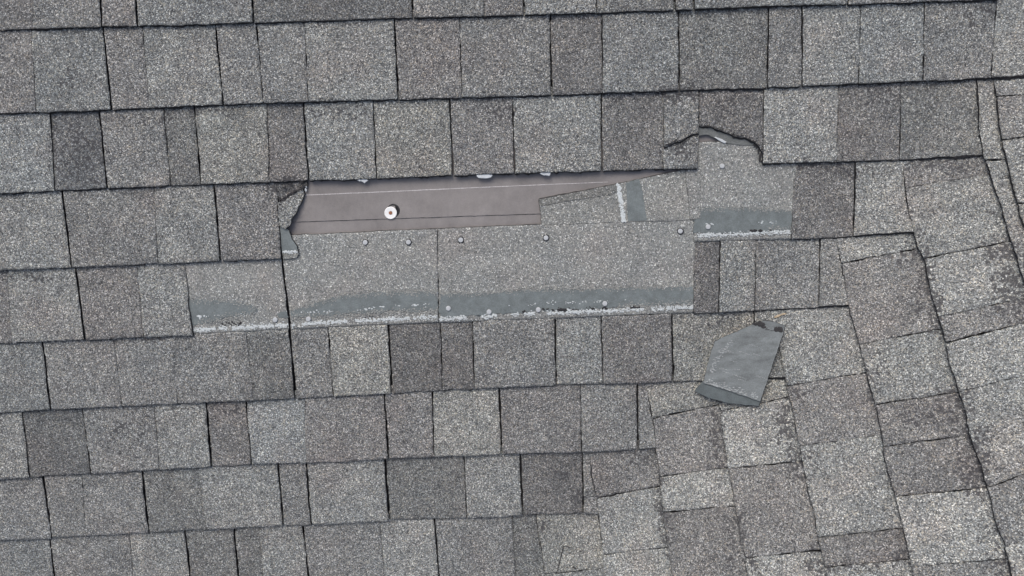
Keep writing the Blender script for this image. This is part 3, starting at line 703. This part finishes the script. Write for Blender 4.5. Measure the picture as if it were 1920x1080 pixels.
# torn dark shingle over the bare patch
tT = thing('roof_shingle', 'dark brown grey shingle torn across, a smooth grey layer showing below its ragged edge', 'shingle', at(1365, 250, 0), GROUP_L)
TEAR = interp([(1308, 237), (1331, 238), (1353, 247), (1374, 254), (1398, 259), (1413, 267), (1424, 277), (1433, 302)])
o = tab_mesh('tab', 2, (1311, 1310, 'x', 'D'), (1432, 1430, 'n', ''), 'Dr', tT, yBf=TEAR)
hT = lambda x, y: .0018 + .0015 * (1 - (x - 1305) / 120.0)
poly_slab('torn_layer', [(1309, 228), (1331, 229), (1353, 238), (1398, 250), (1420, 262), (1424, 274), (1413, 273), (1383, 271), (1358, 268), (1338, 258), (1327, 252.5), (1309, 253)], hT, .0016, M_GREY, tT, 1.3, 61, M_TAR_SHADE)
poly_slab('release_film', [(1338, 257), (1341, 257), (1361, 266), (1358, 268.5)], lambda x, y: hT(x, y) + .0008, .0008, M_FILM, tT, .3, 62)
blobs('tar_smudge', [(1376, 258, 5, 1.8), (1388, 260, 5, 1.6), (1414, 272, 4, 3), (1421, 282, 3, 6), (1425, 292, 3, 6), (1428, 302, 4, 4), (1418, 276, 3, 4), (1424, 298, 2.5, 6)], .0036, M_TAR_SHADE, tT, 63)
sp = []
for i in range(70):
    x = rs.uniform(1312, 1429); y = float(TEAR(x)) - abs(rs.gauss(0, 2.0)) - .4
    sp.append((x, y, rs.uniform(.7, 2.0), rs.uniform(.6, 1.4)))
blobs('asphalt_crumb', sp, lambda x, y: .0086, M_TAR_SHADE, tT, 66)
# torn flap on the left of the hole
tF = thing('torn_shingle', 'torn curled remnant of a shingle at the left end of the hole', 'torn shingle', at(548, 410, 0))
o = poly_slab('stub', [(517, 333), (574, 331), (577, 349), (560, 356), (540, 366), (524, 377), (520, 360)], lambda x, y: .0024 + 0 * x, .003, M_GRAN, tF, 1.4, 71, M_TAR_SHADE, color=(.50, .50, .52))
hF = lambda x, y: .0045 + .0050 * np.clip((y - 355) / 70.0, 0, 1) - .0022 * np.clip((x - 545) / 25.0, 0, 1)
poly_slab('flap', [(523, 379), (540, 370), (556, 361), (569, 354), (572, 364), (566, 379), (557, 397), (549, 411), (546, 421), (537, 428), (527, 422), (522, 404)], hF, .0034, M_GRAN, tF, 1.5, 72, M_TAR_SHADE, color=(1.12, 1.13, 1.12))
blobs('tar_smudge', [(527 + 3.2 * i + rs.gauss(0, 1), 377 - 1.9 * i + rs.gauss(0, 1.6), rs.uniform(2.5, 4.5), rs.uniform(1.4, 2.8)) for i in range(14)] + [(527, 383, 3, 2), (533, 386, 4, 1.2), (526, 372, 2, 5), (566, 341, 5, 2), (570, 347, 4, 3), (545, 345, 4, 2), (535, 352, 3, 3), (524, 392, 1.4, 5)], lambda x, y: .0062 + 0 * x, M_TAR_SHADE, tF, 77)
blobs('film_scrap', [(574, 356, 2.4, 5), (575, 350, 2.5, 2)], .002, M_FILM, tF, 73)
hS = lambda x, y: .0052 - .0008 * (y - 425) / 60.0
poly_slab('adhesive_band', [(526, 418), (538, 424), (543, 432), (548, 447), (557, 460), (560, 469), (530, 471)], hS, .002, M_BAND, tF, .9, 74, M_TAR_SHADE)
poly_slab('butt_strip', [(530, 470), (560, 468), (561, 476), (557, 482), (532, 485)], hS, .002, M_HEAD, tF, 1.0, 75, M_TAR_SHADE, color=(1.0, 1.0, .98))
blobs('sealant_strip', [(532 + i * 1.3 + rs.gauss(0, .5), 471.5 + rs.gauss(0, 1.4), 2.0, 1.8) for i in range(21)], lambda x, y: hS(x, y) + .0006, M_SEAL, tF, 76)

# ------------------------------------------------------------------ scraps of white film under the overhanging course
for pts, lab in (([(894, 328), (907, 325), (921, 326), (923, 329), (915, 332), (897, 333)], 'flat scrap of white release film caught under the course above the cap nail'),
                 ([(1012, 325), (1031, 316), (1033, 322), (1031, 330), (1024, 328)], 'pointed scrap of white film, rightmost of those hanging above the hole'),
                 ([(668, 335), (685, 334), (692, 337), (684, 342), (678, 339)], 'smallest scrap of white film, left of the others above the hole')):
    tag(poly_slab('film_scrap', pts, .0072, .0006, M_FILM, None, 1.5, len(lab), M_FILM, step=2.5), lab, 'film scrap', 'scraps of white film')

# ------------------------------------------------------------------ nails
def disc_rows(cx, cy, rows_, seg=20):
    """lathe profile [(radius px, height m)] -> verts, quads"""
    V = []; Fc = []
    for r, h in rows_:
        a = np.linspace(0, 2 * math.pi, seg, endpoint=False)
        V.append(at(cx + r * np.cos(a), cy + r * np.sin(a), np.full(seg, h)))
    V = np.concatenate(V); n = len(rows_)
    for i in range(n - 1):
        for j in range(seg):
            k = (j + 1) % seg
            Fc.append((i * seg + j, i * seg + k, (i + 1) * seg + k, (i + 1) * seg + j))
    Fc.append(tuple((n - 1) * seg + j for j in range(seg - 1, -1, -1)))
    return V, [tuple(reversed(f)) for f in Fc]
NAILS = [
 (685, 454, .0006, 'grey nail head below the hole, left of the dark-rimmed one'), (766, 453.5, .0006, 'dark-rimmed nail head below the cap nail'),
 (864, 449.5, .0006, 'nail head beside the thin joint, below the middle of the hole'), (1023.5, 445.5, .0006, 'nail head just below the corner of the turned shingle'),
 (1275, 433, .0006, 'nail head below the far end of the turned shingle'), (1353, 311, .0014, 'nail head on the bare patch under the torn dark shingle'),
 (1326.5, 424.5, .0030, 'pale nail head in the adhesive band of the upper bare patch'), (517, 598.5, .0022, 'bright nail head at the left bare patch, beside the black joint'),
 (579, 597, .0024, 'dull nail head just right of the black joint, under the white dashes'), (841, 577, .0030, 'nail head on the grey band right of the thin joint'),
 (917, 583.5, .0030, 'nail head touching the white strip, second along the wide grey band'), (1009, 579.5, .0030, 'nail head beside the black tar marks on the wide grey band'),
 (1133.5, 568, .0030, 'rightmost nail head on the wide grey band')]
for x, y, h, lab in NAILS:
    h += .0013
    v, f = disc_rows(x, y, [(2.2, h - .003), (2.2, h + .0004), (4.6, h + .0004), (4.6, h + .0009), (4.1, h + .0013), (2.0, h + .0015)], 18)
    o = link_mesh('roofing_nail', v, f, [M_NAIL], None, None, at(x, y, h), smooth=False)
    tag(o, lab, 'nail', 'roofing nails')
    if h < .0030 and (y < 460 or x == 517) and x != 1353:
        aa = np.linspace(0, 2 * math.pi, 16, endpoint=False)
        poly_slab('dark_ring', [(x + .5 + 6.1 * math.cos(t), y + .2 + 6.0 * math.sin(t)) for t in aa], h + .0001, .002, M_TAR_SHADE, as_parent(o), .9, int(x), flare=.3)  # black disc under the head, showing as a dark ring
cx_, cy_ = 732, 399.5
tCap = thing('cap_nail', 'white plastic cap nail with a rusty centre on the bare felt', 'cap nail', at(cx_, cy_, -.003))
v, f = disc_rows(cx_, cy_, [(11.0, -.0038), (11.8, -.0032), (11.6, -.0024), (10.6, -.0020), (9.0, -.0022), (4.4, -.0024), (4.0, -.0028)], 36)
link_mesh('cap', v, f, [M_CAP], None, tCap, smooth=False)
v, f = disc_rows(cx_, cy_, [(1.0, -.006), (1.0, -.0026), (3.4, -.0026), (3.2, -.0020), (1.6, -.0016)], 18)
link_mesh('nail_head', v, f, [M_RUST], None, tCap, smooth=False)
ring_o = [(cx_ + 4.6 + 12.2 * math.cos(a), cy_ - 4 + 12.2 * math.sin(a)) for a in np.linspace(-2.6, 1.1, 14)]
ring_i = [(cx_ + 4.0 + 10.9 * math.cos(a), cy_ - 3.4 + 10.9 * math.sin(a)) for a in np.linspace(1.1, -2.6, 14)]
poly_slab('shadow_crescent', ring_o + ring_i, -.0036, .001, M_TAR_SHADE, tCap, .1, 90)  # black crescent drawn in as the cap's cast shadow

# ------------------------------------------------------------------ the loose piece lying face down
def plane_surface(a, b, c):
    """a stiff flat sheet through three roof points (px, py, height): it bridges the hollow of the valley"""
    A, B, C_ = (at(*p) for p in (a, b, c))
    n = unit(np.cross(B - A, C_ - A))
    if n[2] < 0: n = -n
    def f(px, py, h=0.0):
        px, py, h = np.broadcast_arrays(np.asarray(px, float), np.asarray(py, float), np.asarray(h, float))
        d = ray(px, py) @ CAM2W.T
        t = ((A - CAM_LOC) @ n) / (d @ n)
        return CAM_LOC + d * t[..., None] + n * h[..., None]
    return f
SU = plane_surface((1319, 718, .0150), (1345, 640, .0150), (1426, 752, .0185))
hU = lambda x, y: .0 * x + .0032
tU = thing('torn_off_piece', 'loose torn-off shingle piece lying face down, smooth grey back up, near the valley', 'torn shingle', at(1385, 690, .009))
poly_slab('back_layer', [(1410, 609), (1434, 601), (1455, 604), (1473, 610), (1469, 625), (1448, 687), (1426, 752), (1395, 742), (1360, 730), (1319, 718), (1326, 692), (1330, 674), (1335, 655), (1341, 640), (1362, 629), (1380, 622), (1395, 615)],
          hU, .0028, M_BACK, tU, .8, 81, M_TAR_SHADE, surf=SU)
poly_slab('lower_layer', [(1318, 714), (1360, 726), (1428, 748), (1423, 760), (1395, 759), (1362, 755), (1328, 746), (1303, 733)], lambda x, y: hU(x, y) - .0030, .0026, M_LOW, tU, .9, 82, M_TAR_SHADE, surf=SU)
hU1 = lambda x, y: hU(x, y) + .0002
blobs('tar_patch', [(1414, 607, 4, 3), (1420, 607, 6, 4), (1428, 609, 7, 5), (1432, 613, 5, 3), (1437, 615, 3, 1.2), (1424, 604, 5, 3), (1440, 618, 5, 1), (1448, 620, 5, .8)], hU1, M_TAR_SHADE, tU, 83, SU)
blobs('tar_patch', [(1457, 618, 6, 6), (1463, 620, 6, 5), (1466, 617, 4, 6), (1461, 615, 4, 3)], hU1, M_TAR_SHADE, tU, 84, SU)
sp = []
for i in range(300):
    k = rs.random()
    if k < .6:       # scuffs along the stepped edge
        x = rs.uniform(1320, 1422); y = 718 + (x - 1319) * .32 - abs(rs.gauss(0, 5)) - 1.5
    else:            # scuffs along the torn edge
        t = rs.random(); x = 1328 + 40 * t ** 2 + abs(rs.gauss(0, 5)) + 2; y = 712 - 72 * t + rs.gauss(0, 2)
    sp.append((x, y, rs.uniform(.8, 2.6), rs.uniform(.3, .8)))
for i in range(12):  # longer streaks across the back
    x0 = rs.uniform(1345, 1420); y0 = rs.uniform(645, 712)
    for j in range(rs.randint(4, 9)): sp.append((x0 + 3.0 * j, y0 + 1.0 * j + rs.gauss(0, .5), rs.uniform(1.0, 2.0), rs.uniform(.3, .6)))
blobs('scuff', sp, hU1, M_BACK2, tU, 85, SU)
tag(poly_slab('leaf_fragment', [(1451, 594), (1458, 590), (1470, 587), (1474, 588), (1464, 591), (1455, 596)], .0075, .001, M_LEAF, None, .8, 91), 'tiny dry tan leaf fragment lying above the loose piece', 'leaf fragment')
